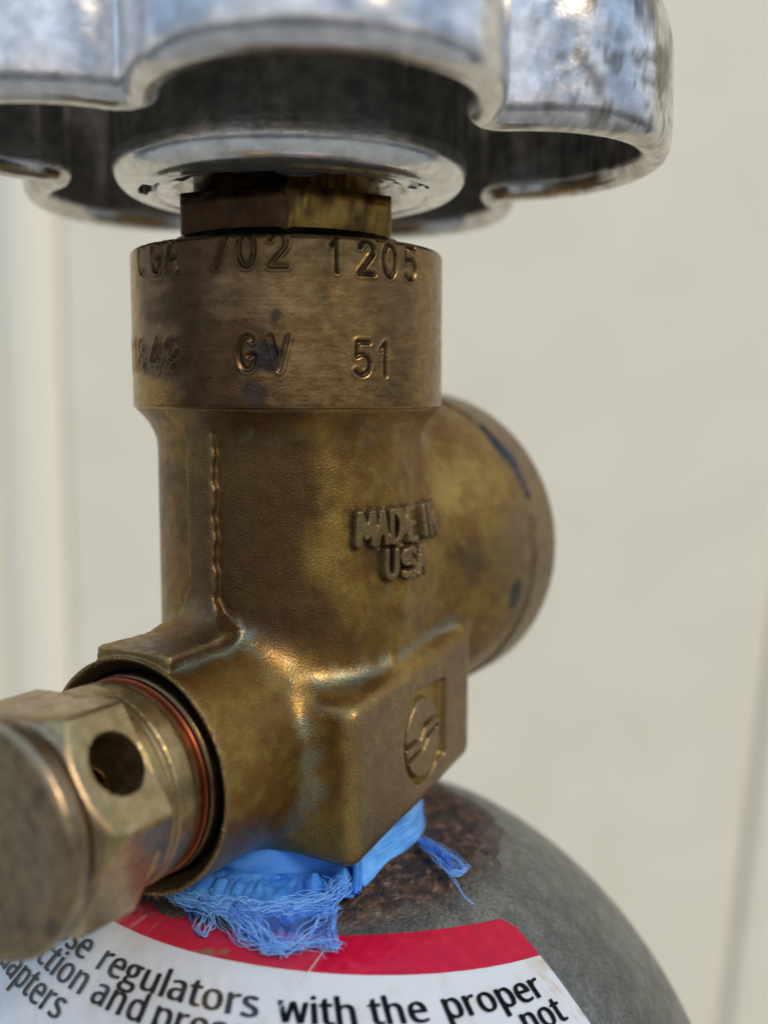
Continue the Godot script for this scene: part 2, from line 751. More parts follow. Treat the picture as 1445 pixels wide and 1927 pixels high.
func gas_cylinder() -> void:
	var base := Vector3(0, GROUND, 0)
	var t := thing("gas_cylinder", "small grey metal gas cylinder with a rusty neck below the brass valve", "gas cylinder", base)
	var prof := PackedVector2Array()
	prof.append(Vector2(2, GROUND + 0.5))
	prof.append(Vector2(38, GROUND + 0.5))
	for k in 9:
		var a := PI / 2 * k / 8.0
		prof.append(Vector2(38 + 7 * sin(a), GROUND + 7.5 - 7 * cos(a)))
	for k in 20:
		prof.append(Vector2(45, lerpf(GROUND + 12, DOME_Y - 4, k / 19.0)))
	for k in range(90, 21, -1):
		var r := DOME_R * sin(deg_to_rad(k))
		prof.append(Vector2(r, dome_y(r) if k < 60 else DOME_Y + DOME_R * cos(deg_to_rad(k))))
	prof.append(Vector2(12, dome_y(12)))
	var g := flip_if(lathe(prof, 240), ORIGIN + Vector3(0, -200, 0))
	colour(g, func(p: Vector3):
		var b := nb.get_noise_3dv(p * 0.8) * 0.5 + 0.5
		var c := Color(0.17, 0.17, 0.155).lerp(Color(0.27, 0.27, 0.245), smoothstep(0.25, 0.75, b + na.get_noise_3dv(p * 0.6) * 0.3))
		c = c.lerp(Color(0.16, 0.155, 0.14), smoothstep(0.6, 0.85, na.get_noise_3dv(p) * 0.5 + 0.5) * 0.6)
		return c)
	commit("shell", g, M.shell_metal, t, base)
	# rust on the neck
	var nv := 40
	var nu := 300
	g = grid(nu, nv, true, func(i: int, j: int):
		var a := TAU * i / nu
		var edge := 21.2 + na.get_noise_2d(cos(a) * 22.0, sin(a) * 22.0) * 1.2 + nb.get_noise_2d(cos(a) * 14.0, sin(a) * 14.0) * 0.5
		var r := lerpf(edge, 11.0, j / (nv - 1.0))
		var p := ORIGIN + Vector3(r * sin(a), 0, r * cos(a))
		var lift := (0.12 + 0.55 * smoothstep(0.0, 0.35, j / (nv - 1.0))) * smoothstep(-0.12, 0.25, j / (nv - 1.0)) * (1.0 if j > 0 else -0.2)
		lift += (nb.get_noise_3dv(p * 1.4) * 0.22 + nc.get_noise_3dv(p) * 0.12) * (1.0 if j > 1 else 0.0)
		lift += 1.6 * pow(smoothstep(0.55, 1.0, j / (nv - 1.0)), 2.0)
		p.y = dome_y(r) + lift
		return p)
	flip_if(g, Vector3(0, -60, 0))
	colour(g, func(p: Vector3):
		var b := nb.get_noise_3dv(p * Vector3(1.2, 2, 1.2)) * 0.5 + 0.5
		var d := nc.get_noise_3dv(p * 1.2) * 0.5 + 0.5
		var c := Color(0.035, 0.020, 0.014).lerp(Color(0.16, 0.07, 0.032), smoothstep(0.4, 0.75, b))
		c = c.lerp(Color(0.38, 0.27, 0.17), smoothstep(0.58, 0.8, d * 0.6 + b * 0.4))
		var rr := Vector2(p.x - ORIGIN.x, p.z).length()
		c = c.lerp(Color(0.13, 0.115, 0.095), smoothstep(18.6, 21.4, rr + nb.get_noise_3dv(p * 0.7) * 2.0) * 0.75)
		return c)
	commit("rusty_neck", g, M.rust, t, base)


# ------------------------------------------------------------------ label
func red_top(az: float) -> float:
	return 27.0 + 0.086 * az + 0.00068 * az * az


func base_line(az: float) -> float:
	return 37.5 + 0.078 * az + 0.0004 * az * az


func warning_label() -> void:
	var base := ORIGIN + Vector3(0, DOME_Y, 0)
	var t := thing("warning_label", "white paper warning label with a red top band on the cylinder's shoulder", "label", base)
	var lo := -88.0
	var nu := 320
	var patch := func(top: Callable, bottom: Callable, nv: int, lift: float, right: float) -> Dictionary:
		var g := grid(nu, nv, false, func(i: int, j: int):
			var u := float(i) / (nu - 1)
			var w := float(j) / (nv - 1)
			var az := lerpf(lo, right, u)
			var th: float = lerpf(top.call(az), bottom.call(az), w)
			return on_dome(az, th, lift + nb.get_noise_2d(az * 0.8, th * 1.6) * 0.05))
		return flip_if(g, base)
	var red: Dictionary = patch.call(func(az: float): return red_top(az) + maxf(0.0, (az - 51.6) * 0.9), func(az: float): return red_top(az) + 5.2, 26, 0.22, 53.2)
	colour(red, func(p: Vector3): 
		var c := Color(0.46, 0.004, 0.028) * (0.93 + 0.14 * nb.get_noise_3dv(p))
		var q := p + Vector3(0, nb.get_noise_3dv(p * 2.0) * 0.5, 0)
		c = mark(c, Color(0.22, 0.10, 0.05), q, on_dome(-15.0, 31.2), on_dome(-9.0, 30.6), 0.42)
		return c)
	commit("red_band", red, M.label_paper, t, base)
	var white: Dictionary = patch.call(func(az: float): return red_top(az) + 5.17, func(_az: float): return 85.0, 60, 0.2, 53.2)
	colour(white, func(p: Vector3):
		var c := Color(0.55, 0.55, 0.555)
		var d := smoothstep(0.55, 0.8, nb.get_noise_3dv(p * 0.6) * 0.5 + 0.5)
		c = c.lerp(Color(0.48, 0.44, 0.38), d * 0.5)
		var az := rad_to_deg(atan2(p.x - ORIGIN.x, p.z))
		c = c.lerp(Color(0.42, 0.30, 0.17), smoothstep(48.0, 53.5, az + nc.get_noise_3dv(p) * 3.0) * smoothstep(0.45, 0.6, nb.get_noise_3dv(p) * 0.5 + 0.5) * 0.8)
		return c)
	commit("white_sheet", white, M.label_paper, t, base)
	# words with the heading where they start, or where they end if the last entry is true
	for w in [["Use", -36.8, 0.0, true], ["regulators", -32.8, 0.0, false], ["with", 2.3, 0.0, false], ["the", 17.0, 0.0, false], ["proper", 29.4, 0.0, false],
			["connection", -33.6, 2.9, true], ["and", -30.2, 2.9, false], ["pressure", -17.6, 2.9, false], ["not", 41.2, 2.95, false], ["adapters", -34.5, 5.9, true]]:
		word(w[0], w[1], w[2], w[3], t, base)
	# clear tape laid over the left part of the label, wrinkled
	var gt := grid(120, 60, false, func(i: int, j: int):
		var w := j / 59.0
		var th := lerpf(26.5, 60.0, w)
		var right := 14.7 - (th - 28.8) * 1.45
		var az := lerpf(-85.0, right, i / 119.0)
		var wr := nb.get_noise_2d(az * 0.55, th * 0.35) * 0.16 + nc.get_noise_2d(az * 0.5, th * 0.6) * 0.05
		wr *= smoothstep(5.0, -30.0, az)
		return on_dome(az, th, 0.42 + wr))
	commit("clear_tape", flip_if(gt, base), M.clear_tape, t, base)
	var path := PackedVector3Array()
	for k in 40:
		var th := lerpf(28.4, 60.0, k / 39.0)
		path.append(on_dome(13.7 - (th - 28.8) * 1.45 + nb.get_noise_1d(th * 0.6) * 0.3, th, 0.42))
	commit("tape_edge", tube(path, 0.045, 6), M.tape_edge, t, base)


func word(text: String, start: float, row: float, ends: bool, parent: Node3D, base: Vector3) -> void:
	var tm := TextMesh.new()
	var f := SystemFont.new()
	f.font_names = PackedStringArray(["Droid Sans"])
	f.font_weight = 400
	tm.font = f
	tm.text = text
	tm.font_size = 48
	tm.pixel_size = 2.95 / 48.0
	tm.depth = 0.0
	tm.curve_step = 1.0
	tm.horizontal_alignment = HORIZONTAL_ALIGNMENT_LEFT
	tm.vertical_alignment = VERTICAL_ALIGNMENT_CENTER
	var arr := tm.get_mesh_arrays() if tm.has_method("get_mesh_arrays") else tm.surface_get_arrays(0)
	var v: PackedVector3Array = arr[Mesh.ARRAY_VERTEX]
	var idx: PackedInt32Array = arr[Mesh.ARRAY_INDEX] if arr[Mesh.ARRAY_INDEX] != null else PackedInt32Array(range(v.size()))
	var nr: PackedVector3Array = arr[Mesh.ARRAY_NORMAL]
	var box_ := tm.get_aabb()
	var bottom := box_.position.y
	if text.contains("g") or text.contains("p"):
		bottom += 0.22 * 2.95
	var wide := 1.1
	var az0 := start
	if ends:
		az0 -= rad_to_deg(box_.size.x * wide / (DOME_R * sin(deg_to_rad(base_line(start) + row))))
	var th0 := base_line(az0 + 4.0) + row
	var out := PackedVector3Array()
	var keep := PackedInt32Array()
	# three prints a hair apart thicken the strokes
	for q in 3:
		var at := out.size()
		for p in v:
			var az := az0 + rad_to_deg((p.x - box_.position.x + (q - 1) * 0.075) * wide / (DOME_R * sin(deg_to_rad(th0))))
			var th := base_line(az) + row - rad_to_deg((p.y - bottom + (q - 1) * 0.02) / DOME_R)
			out.append(on_dome(az, th, 0.31 + q * 0.008))
		for k in range(0, idx.size(), 3):
			if nr[idx[k]].z > 0.5:
				keep.append_array([at + idx[k], at + idx[k + 1], at + idx[k + 2]])
	commit("printed_word", flip_if({"v": out, "i": keep}, base), M.ink, parent, base)


# ------------------------------------------------------------------ valve
func body_sdf(p: Vector3) -> float:      # p.z runs along the safety plug, p.x across the flats
	var a := p.z
	var s := p.x
	var y := p.y
	var r := sqrt(a * a + s * s)
	var t := clampf((y + 4.6) / 3.7, 0.0, 1.0)
	var d := maxf(maxf((r - 12.6 - 1.95 * t * t) * 0.85, y - 0.3), -y - 37.0)
	# outlet, towards -z
	var oy := y + 16.5
	var q := sqrt(s * s + oy * oy)
	var e := -a
	var ro := lerpf(12.6, 17.0, smoothstep(2.0, 20.0, e))
	if e > 20.8:
		ro = 17.3 - 0.45 * clampf((e - 26.2) / 0.8, 0.0, 1.0)
	d = smin(d, maxf(maxf((q - ro) * 0.9, e - 27.0), -e), 3.2)
	# boss of the safety plug, towards +z
	var by := y + 31.0
	q = sqrt(s * s + by * by)
	var v0 := maxf(q - 9.7, 0.0)
	var v1 := maxf(a - 22.3, 0.0)
	var boss := maxf(minf(maxf(q - 9.7, a - 22.3), 0.0) + sqrt(v0 * v0 + v1 * v1) - 0.3, -a)
	d = smin(d, boss, 3.0)
	# square block
	var bx := absf(s) - 13.2
	var bz := absf(a) - 9.9
	var bt := maxf(y + 25.9 + 0.13 * a, -(y + 37.1 + 0.19 * a)) * 0.985
	v0 = maxf(bx, 0.0)
	v1 = maxf(bz, 0.0)
	var v2 := maxf(bt, 0.0)
	d = smin(d, minf(maxf(maxf(bx, bz), bt), 0.0) + sqrt(v0 * v0 + v1 * v1 + v2 * v2) - 1.3, 2.2)
	# trimmed flash of the forging: a band down the stem and along the boss
	var rib := maxf(maxf(r - 13.3, absf(s + 0.2 + 0.12 * sin(y * 1.7) + 0.06 * sin(y * 4.3 + 1.0)) - 1.5), maxf(-a, y + 1.6))
	var rib2 := maxf(maxf(y + 20.45, absf(s) - 2.7 - 0.06 * a), maxf(maxf(-by, -a), a - 22.1))
	d = smin(d, smin(rib, rib2, 4.4), 0.2)
	# counterbore for the plug
	if a > 16.0:
		d = maxf(d, minf(8.85 + maxf(a - 21.2, 0.0) * 0.75 - q, a - 18.5) if q < 12.0 else -1e3)
	return d


func made_segments() -> Array:
	var out := []
	var x := -5.75
	for c in "MADE IN":
		if c != " ":
			out.append_array(strokes(c, x, -12.85, 2.75, 1.15 if c != "M" else 1.3, 0.0))
		x += 1.72 if c != " " else 0.9
	x = -2.9
	for c in "USA":
		out.append_array(strokes(c, x, -16.1, 2.4, 1.2))
		x += 1.75
	return out


func valve() -> void:
	var base := ORIGIN + Vector3(0, -45, 0)
	var t := thing("cylinder_valve", "tarnished brass cylinder valve with a silver lobed handwheel and hexagonal plug", "valve", base)
	valve_body(t)
	collar(t, base)
	gland_nut(t, base)
	safety_plug(t)
	handwheel(t, base)


func turned(o: Node3D) -> void:
	o.rotation.y = deg_to_rad(TURN)


func valve_body(t: Node3D) -> void:
	var made := made_segments()
	var logo_a := [Vector2(-2.1, -32.0), Vector2(0.26, -31.68), Vector2(1.12, -30.62), Vector2(3.7, -30.3)]
	var logo_b := [Vector2(-1.5, -33.35), Vector2(0.88, -32.79), Vector2(1.88, -31.82), Vector2(3.6, -31.4)]
	var la := []
	var lb := []
	for k in 3:
		la.append([logo_a[k], logo_a[k + 1]])
		lb.append([logo_b[k], logo_b[k + 1]])
	var g := nets(body_sdf, Vector3(-19, -42, -29), Vector3(19, 1.2, 25), 0.4)
	var in_text := func(m: Vector3): return m.x > 2.0 and absf(m.z) < 7.2 and m.y > -17.0 and m.y < -9.2 and m.z > -9.0
	var in_logo := func(m: Vector3): return m.x > 13.6 and m.z > -6.6 and m.z < 4.4 and m.y > -36.6 and m.y < -25.6
	var fine := func(m: Vector3): return in_text.call(m) or in_logo.call(m)
	var lip := func(m: Vector3): return m.z > 20.4 and m.z < 23.4 and absf(Vector2(m.x, m.y + 31.0).length() - 9.7) < 1.0
	refine(g, body_sdf, func(m: Vector3): return absf(m.x) < 3.6 and m.z > 10.5 and m.y > -23.0)
	refine(g, body_sdf, lip)
	refine(g, body_sdf, lip)
	refine(g, body_sdf, fine)
	refine(g, body_sdf, fine)
	# relief: letters, emblem, forging skin
	var v: PackedVector3Array = g.v
	var c := PackedColorArray()
	c.resize(v.size())
	for k in v.size():
		var p := v[k]
		var n := gradient(body_sdf, p, body_sdf(p)).normalized()
		var q := sqrt(p.x * p.x + (p.y + 31.0) * (p.y + 31.0))
		var machined := maxf(smoothstep(0.9, 0.98, absf(n.x)) * (1.0 if absf(p.x) > 14.2 else 0.0), 1.0 if p.z < -20.9 else 0.0)
		var tarnish := 0.0
		if absf(p.x + 0.2) < 1.6 and p.z > 12.9 and p.y > -21:
			machined = maxf(machined, 0.4)
			tarnish = 0.4
		if p.z > 17.0 and q < 9.95:
			machined = maxf(machined, 0.6)
			tarnish = 0.75
		var h := (nb.get_noise_3dv(p * 0.8) * 0.03 + nc.get_noise_3dv(p * 1.6) * 0.008) * (1.0 - machined * 0.8)
		var col := brass(p, machined)
		col = col.lerp(Color(0.11, 0.065, 0.03), tarnish)
		# brown tarnish on the stem, painted darker to stand for a dark reflection
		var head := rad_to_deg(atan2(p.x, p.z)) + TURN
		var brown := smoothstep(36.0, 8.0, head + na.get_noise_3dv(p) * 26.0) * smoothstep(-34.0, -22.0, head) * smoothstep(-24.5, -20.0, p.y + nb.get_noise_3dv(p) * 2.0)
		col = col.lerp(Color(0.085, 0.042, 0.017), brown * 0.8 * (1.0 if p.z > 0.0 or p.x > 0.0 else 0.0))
		# rubbed edges, and verdigris in the crooks
		var t1 := n.cross(Vector3(0.3, 0.8, 0.5)).normalized()
		var t2 := n.cross(t1)
		var bend := (body_sdf(p + t1 * 1.3) + body_sdf(p - t1 * 1.3) + body_sdf(p + t2 * 1.3) + body_sdf(p - t2 * 1.3)) * 0.25
		var wear := smoothstep(0.10, 0.34, bend + nb.get_noise_3dv(p * 1.3) * 0.08)
		col = col.lerp(Color(0.46, 0.33, 0.14), wear * 0.35)
		var green := smoothstep(-0.05, -0.2, bend + nb.get_noise_3dv(p * 0.9) * 0.10) * (1.0 if absf(p.x) > 3.2 else 0.0)
		col = col.lerp(Color(0.23, 0.245, 0.17), clampf(green * (0.75 + 0.5 * nc.get_noise_3dv(p) + 0.4 * nb.get_noise_3dv(p)), 0.0, 0.6))
		if in_text.call(p):
			var d := stroke_distance(Vector2(-p.z, p.y), made)
			var up := 1.0 - smoothstep(0.27, 0.42, d)
			h += 0.8 * up
			col = col.lerp(Color(0.055, 0.045, 0.03), (1.0 - smoothstep(0.4, 0.75, d)) * (1.0 - up) * 0.8)
			col = col.lerp(Color(0.22, 0.16, 0.09), up * 0.6)
		if in_logo.call(p):
			var f := Vector2(-p.z, p.y)
			var rc := Vector2(absf(f.x - 2.1) - 2.85, absf(f.y + 30.9) - 3.45)
			var dr := Vector2(maxf(rc.x, 0), maxf(rc.y, 0)).length() - 0.5 + minf(maxf(rc.x, rc.y), 0.0)
			var de := (Vector2((f.x - 0.95) / 3.15, (f.y + 31.75) / 3.85).length() - 1.0) * 3.3
			var sunk := 1.0 - smoothstep(-0.25, 0.12, dr)
			var disc := 1.0 - smoothstep(-0.12, 0.14, de)
			var gr := 1.0 - smoothstep(0.16, 0.36, minf(stroke_distance(f, la), stroke_distance(f, lb)))
			sunk = maxf(sunk, 1.0 - smoothstep(0.25, 0.5, absf(de - 0.1)))
			h += -0.75 * sunk * (1.0 - disc) - 0.6 * disc * gr
			col = col.lerp(Color(0.45, 0.28, 0.07), sunk * (1.0 - disc) * 0.8)
			col = col.lerp(Color(0.10, 0.075, 0.04), disc * gr * 0.6)
		# dark marks on the outlet
		col = mark(col, Color(0.035, 0.035, 0.05), p, Vector3(10.8, -3.0, -20.8), Vector3(13.6, -5.9, -20.9), 0.75)
		col = mark(col, Color(0.035, 0.035, 0.05), p, Vector3(13.0, -5.1, -20.4), Vector3(13.9, -6.4, -21.4), 1.5)
		col = mark(col, Color(0.04, 0.04, 0.055), p, Vector3(13.9, -6.4, -21.0), Vector3(16.1, -10.4, -21.2), 0.65)
		col = mark(col, Color(0.03, 0.03, 0.045), p, Vector3(16.5, -19.8, -17.6), Vector3(16.1, -21.3, -17.9), 1.25)
		col = stain(col, Color(0.5, 0.33, 0.08), p, Vector3(11.0, -10.0, -9.0), 2.6, 0.5)
		c[k] = col
		v[k] = p + n * h
	g.v = v
	g.c = c
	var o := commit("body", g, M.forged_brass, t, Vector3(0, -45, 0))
	turned(o)


func collar(t: Node3D, base: Vector3) -> void:
	var R := 14.75
	var prof := PackedVector2Array()
	prof.append(Vector2(11.5, -1.6))
	for k in 4:
		var a := PI / 2 * k / 3.0
		prof.append(Vector2(R - 0.25 + 0.25 * sin(a), -0.9 - 0.25 * cos(a) + 0.25))
	for k in 128:
		prof.append(Vector2(R, lerpf(-0.5, 13.05, k / 127.0)))
	for k in 6:
		var a := PI / 2 * k / 5.0
		prof.append(Vector2(R - 0.5 + 0.5 * cos(a), 13.1 + 0.45 * sin(a)))
	prof.append(Vector2(12, 13.6))
	prof.append(Vector2(5, 13.7))
	var nu := 900
	var nv := prof.size()
	var g := lathe(prof, nu)
	var cut := PackedFloat32Array()
	cut.resize(nu * nv)
	var dirt := PackedFloat32Array()
	dirt.resize(nu * nv)
	for L in [["C", -55.8, 10.95], ["G", -45.2, 10.95], ["A", -36.8, 10.95], ["7", -17.8, 10.9], ["0", -8.4, 10.9], ["2", 1.9, 10.9], ["1", 21.0, 10.55], ["2", 31.8, 10.5], ["0", 41.2, 10.4], ["5", 51.2, 10.4],
			["1", -72.5, 2.6], ["1", -64.5, 2.6], ["8", -57.6, 2.45], ["4", -47.0, 2.45], ["9", -37.7, 2.4], ["G", -8.7, 2.4], ["V", 2.0, 2.4], ["5", 30.2, 2.0], ["1", 39.2, 1.95]]:
		var w := 1.45
		var segs := strokes(L[0], -w / 2, L[2], 2.75, w)
		for j in nv:
			var y := prof[j].y
			if y < L[2] - 0.6 or y > L[2] + 3.4 or prof[j].x < R - 0.6:
				continue
			var i0 := int((L[1] - 7.0) / 360.0 * nu)
			for q in int(14.0 / 360.0 * nu):
				var i := posmod(i0 + q, nu)
				var x := deg_to_rad(wrapf(360.0 * i / nu - L[1], -180, 180)) * R
				var d := stroke_distance(Vector2(x, y), segs)
				var h := -0.2 * (1.0 - smoothstep(0.05, 0.25, d)) + 0.05 * (1.0 - smoothstep(0.0, 0.16, absf(d - 0.36)))
				var at := j * nu + i
				cut[at] += h
				dirt[at] = maxf(dirt[at], (1.0 - smoothstep(0.1, 0.26, d)) * (0.85 if L[1] > 10 else 0.12))
	var v: PackedVector3Array = g.v
	var c := PackedColorArray()
	c.resize(v.size())
	for k in v.size():
		var p := v[k]
		var d := p - ORIGIN
		var az := rad_to_deg(atan2(d.x, d.z))
		var out := Vector3(d.x, 0, d.z).normalized()
		var outer := 1.0 if Vector2(d.x, d.z).length() > R - 0.6 else 0.0
		var turning := nc.get_noise_2d(p.y * 9.0, 3.0) * 0.006
		v[k] = p + out * (cut[k] + turning * outer + nb.get_noise_3dv(p * 1.5) * 0.012 * outer)
		var streak := nb.get_noise_3d(az * 0.25, p.y * 4.0, 0.0) * 0.5 + 0.5
		var blot := na.get_noise_3d(az * 0.2, p.y * 2.2, 20.0) * 0.5 + 0.5
		var col := Color(0.20, 0.11, 0.042).lerp(Color(0.36, 0.225, 0.085), streak)
		col = col.lerp(Color(0.085, 0.045, 0.022), smoothstep(28.0, -4.0, az + blot * 20.0) * smoothstep(-62.0, -45.0, az + blot * 10.0) * 0.88)  # brown patina, with a dark reflection on the front painted into it
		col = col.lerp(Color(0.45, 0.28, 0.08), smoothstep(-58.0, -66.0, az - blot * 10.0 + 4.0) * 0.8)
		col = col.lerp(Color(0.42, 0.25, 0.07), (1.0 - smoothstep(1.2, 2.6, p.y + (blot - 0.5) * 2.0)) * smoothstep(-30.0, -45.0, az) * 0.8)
		col = col.lerp(Color(0.32, 0.21, 0.10), smoothstep(0.5, 0.8, blot) * 0.4)
		# a dark wavy deposit low on the front
		var wave := absf(p.y - 0.9 - sin(az * 0.16) * 0.35 - nb.get_noise_2d(az * 0.4, 0) * 0.7)
		col = col.lerp(Color(0.07, 0.065, 0.06), (1.0 - smoothstep(0.1, 0.55, wave + (1.0 - blot) * 0.4)) * smoothstep(15.0, 24.0, az) * smoothstep(52.0, 38.0, az) * 0.8)
		col = stain(col, Color(0.03, 0.03, 0.035), d, Vector3(-0.5, 3.4, 14.7), 1.3, 0.85)
		col = stain(col, Color(0.05, 0.045, 0.045), d, Vector3(-1.5, 0.6, 14.7), 1.2, 0.6)
		col = stain(col, Color(0.04, 0.04, 0.045), d, Vector3(0.3, 6.9, 14.7), 0.7, 0.7)
		col = col.lerp(Color(0.02, 0.017, 0.013), dirt[k])
		c[k] = col
	g.v = v
	g.c = c
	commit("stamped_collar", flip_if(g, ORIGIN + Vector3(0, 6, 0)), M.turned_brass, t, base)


func gland_nut(t: Node3D, base: Vector3) -> void:
	# hexagon with a corner towards the camera
	var nu := 180
	var ys := [13.2, 14.6, 14.75, 16.0, 17.2, 18.3, 18.6, 24.0]
	var g := grid(nu, ys.size(), true, func(i: int, j: int):
		var a := TAU * i / nu
		var w := fposmod(a - deg_to_rad(4.0) + PI / 6 , PI / 3) - PI / 6
		var apo := 9.55
		var r := minf(apo / cos(PI / 6 - absf(w)), 10.95)
		if j == 0 or j == 1:
			r -= 0.15
		if j >= 6:
			r = 8.8
		return ORIGIN + Vector3(r * sin(a), ys[j], r * cos(a)))
	flip_if(g, ORIGIN + Vector3(0, 18, 0))
	colour(g, func(p: Vector3):
		var az := rad_to_deg(atan2(p.x - ORIGIN.x, p.z))
		var b := nb.get_noise_3dv(p * Vector3(1, 0.5, 1)) * 0.5 + 0.5
		var c := Color(0.46, 0.27, 0.06).lerp(Color(0.10, 0.055, 0.02), smoothstep(0.35, 0.75, b + nc.get_noise_3dv(p) * 0.2))
		if az < 4.0:  # left faces: their shade is painted into the colour
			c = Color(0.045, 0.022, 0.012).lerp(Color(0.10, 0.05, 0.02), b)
		return c)
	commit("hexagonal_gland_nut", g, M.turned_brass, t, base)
	# bead of dark grease where the nut meets the collar
	g = lathe(PackedVector2Array([Vector2(9.0, 14.95), Vector2(10.6, 14.7), Vector2(10.95, 14.2), Vector2(11.5, 13.85), Vector2(12.4, 13.62), Vector2(12.4, 13.3)]), 160)
	commit("grease_bead", flip_if(g, ORIGIN + Vector3(0, 14, 0)), M.grease, t, base)


func plug_sdf(p: Vector3) -> float:      # p.z along the plug, centre line at y = 0
	var e := p.z
	var R := sqrt(p.x * p.x + p.y * p.y)
	var hex := 0.0
	for k in 3:
		var a := deg_to_rad(33.0 + 60.0 * k)
		hex = -smin(-hex, -absf(p.x * cos(a) + p.y * sin(a)), 0.35)
	var v0 := maxf(hex - 7.95, 0.0)
	var d := -smin(-maxf(hex - 8.2, maxf(27.6 - e, e - 34.6)), -(R + (e - 32.9) * 0.9 - 9.45) * 0.74, 0.5)
	# washer face with two fine lines
	var wash := 8.35 - 0.12 * (1.0 - smoothstep(0.08, 0.2, absf(e - 26.0))) - 0.1 * (1.0 - smoothstep(0.06, 0.16, absf(e - 26.7))) - 0.3 * smoothstep(24.1, 23.6, e)
	d = minf(d, maxf(R - wash, maxf(23.4 - e, e - 27.9)))
	d = minf(d, maxf(R - 8.5 + 0.5 * smoothstep(22.0, 22.6, e), maxf(19.3 - e, e - 24.6)))
	# button at the outer end
	d = minf(d, maxf(R - 7.6, maxf(33.0 - e, e - 36.0)))
	var c0 := maxf(R - 8.2, 0.0)
	var c1 := maxf(absf(e - 36.2) - 0.25, 0.0)
	var cap := sqrt(c0 * c0 + c1 * c1) - 0.8
	cap = maxf(cap, 39.0 - p.distance_to(Vector3(0, 0, 75.6)) )
	d = smin(d, cap, 0.4)
	# vent hole into a bore along the axis
	var ha := deg_to_rad(36.0)
	var along := p.x * cos(ha) + p.y * sin(ha)
	var across := sqrt(maxf(R * R - along * along, 0.0) + (e - 30.5) * (e - 30.5))
	var hole := maxf(across - 2.45, 2.0 - along)
	d = maxf(d, -hole)
	return maxf(d, -maxf(R - 3.4, maxf(24.0 - e, e - 33.0)))


func safety_plug(t: Node3D) -> void:
	var g := nets(plug_sdf, Vector3(-10.5, -10.5, 19), Vector3(10.5, 10.5, 39), 0.28)
	refine(g, plug_sdf, func(m: Vector3): return m.z > 22.0)
	refine(g, plug_sdf, func(m: Vector3): return absf(m.z - 30.5) < 3.2 and m.x > 3.5 and m.y > 1.5)
	colour(g, func(p: Vector3):
		var b := nb.get_noise_3dv(p * 0.7) * 0.5 + 0.5
		var d := nc.get_noise_3dv(p) * 0.5 + 0.5
		var c := Color(0.34, 0.225, 0.09).lerp(Color(0.47, 0.345, 0.165), b)
		c *= 0.85 + 0.3 * d
		if p.z > 33.8:
			c = c.lerp(Color(0.27, 0.19, 0.12), 0.7)
			c = c.lerp(Color(0.10, 0.075, 0.06), smoothstep(0.6, 0.8, na.get_noise_3dv(p * 2.2) * 0.5 + 0.5) * 0.6)
		if p.z < 23.2:
			c = Color(0.16, 0.105, 0.05)
		c.a = 1.0
		return c)
	var v: PackedVector3Array = g.v
	for k in v.size():
		v[k].y -= 31.0
	g.v = v
	var o := commit("safety_plug", g, M.turned_brass, t, Vector3(0, -45, 0))
	turned(o)
	# copper sealing washer behind the plug's shoulder
	var nu := 120
	var prof := [Vector2(7.6, 22.3), Vector2(8.25, 22.3), Vector2(8.38, 22.4), Vector2(8.38, 22.75), Vector2(8.25, 22.9), Vector2(7.6, 22.9)]
	g = grid(nu, prof.size(), true, func(i: int, j: int):
		var a := TAU * i / nu
		return Vector3(prof[j].x * cos(a), -31.0 + prof[j].x * sin(a), prof[j].y))
	var w := commit("copper_washer", flip_if(g, Vector3(0, -31, 23.6)), M.copper, o, Vector3(0, -45, 0))


# ------------------------------------------------------------------ handwheel
func wheel_radius(a: float) -> float:
	var lobe := PI * 2 / 5
	var c := 20.6
	var R := 14.5
	var r := 0.0
	var d := fposmod(a - deg_to_rad(10.6) + lobe / 2, lobe) - lobe / 2
	var d1 := absf(d)
	var d2 := lobe - d1
	var f1 := c * cos(d1) + sqrt(maxf(R * R - pow(c * sin(d1), 2), 0.0))
	var s2 := R * R - pow(c * sin(d2), 2)
	var f2 := c * cos(d2) + sqrt(s2) if s2 > 0.0 else 0.0
	return -smin(-f1, -f2, 1.3)


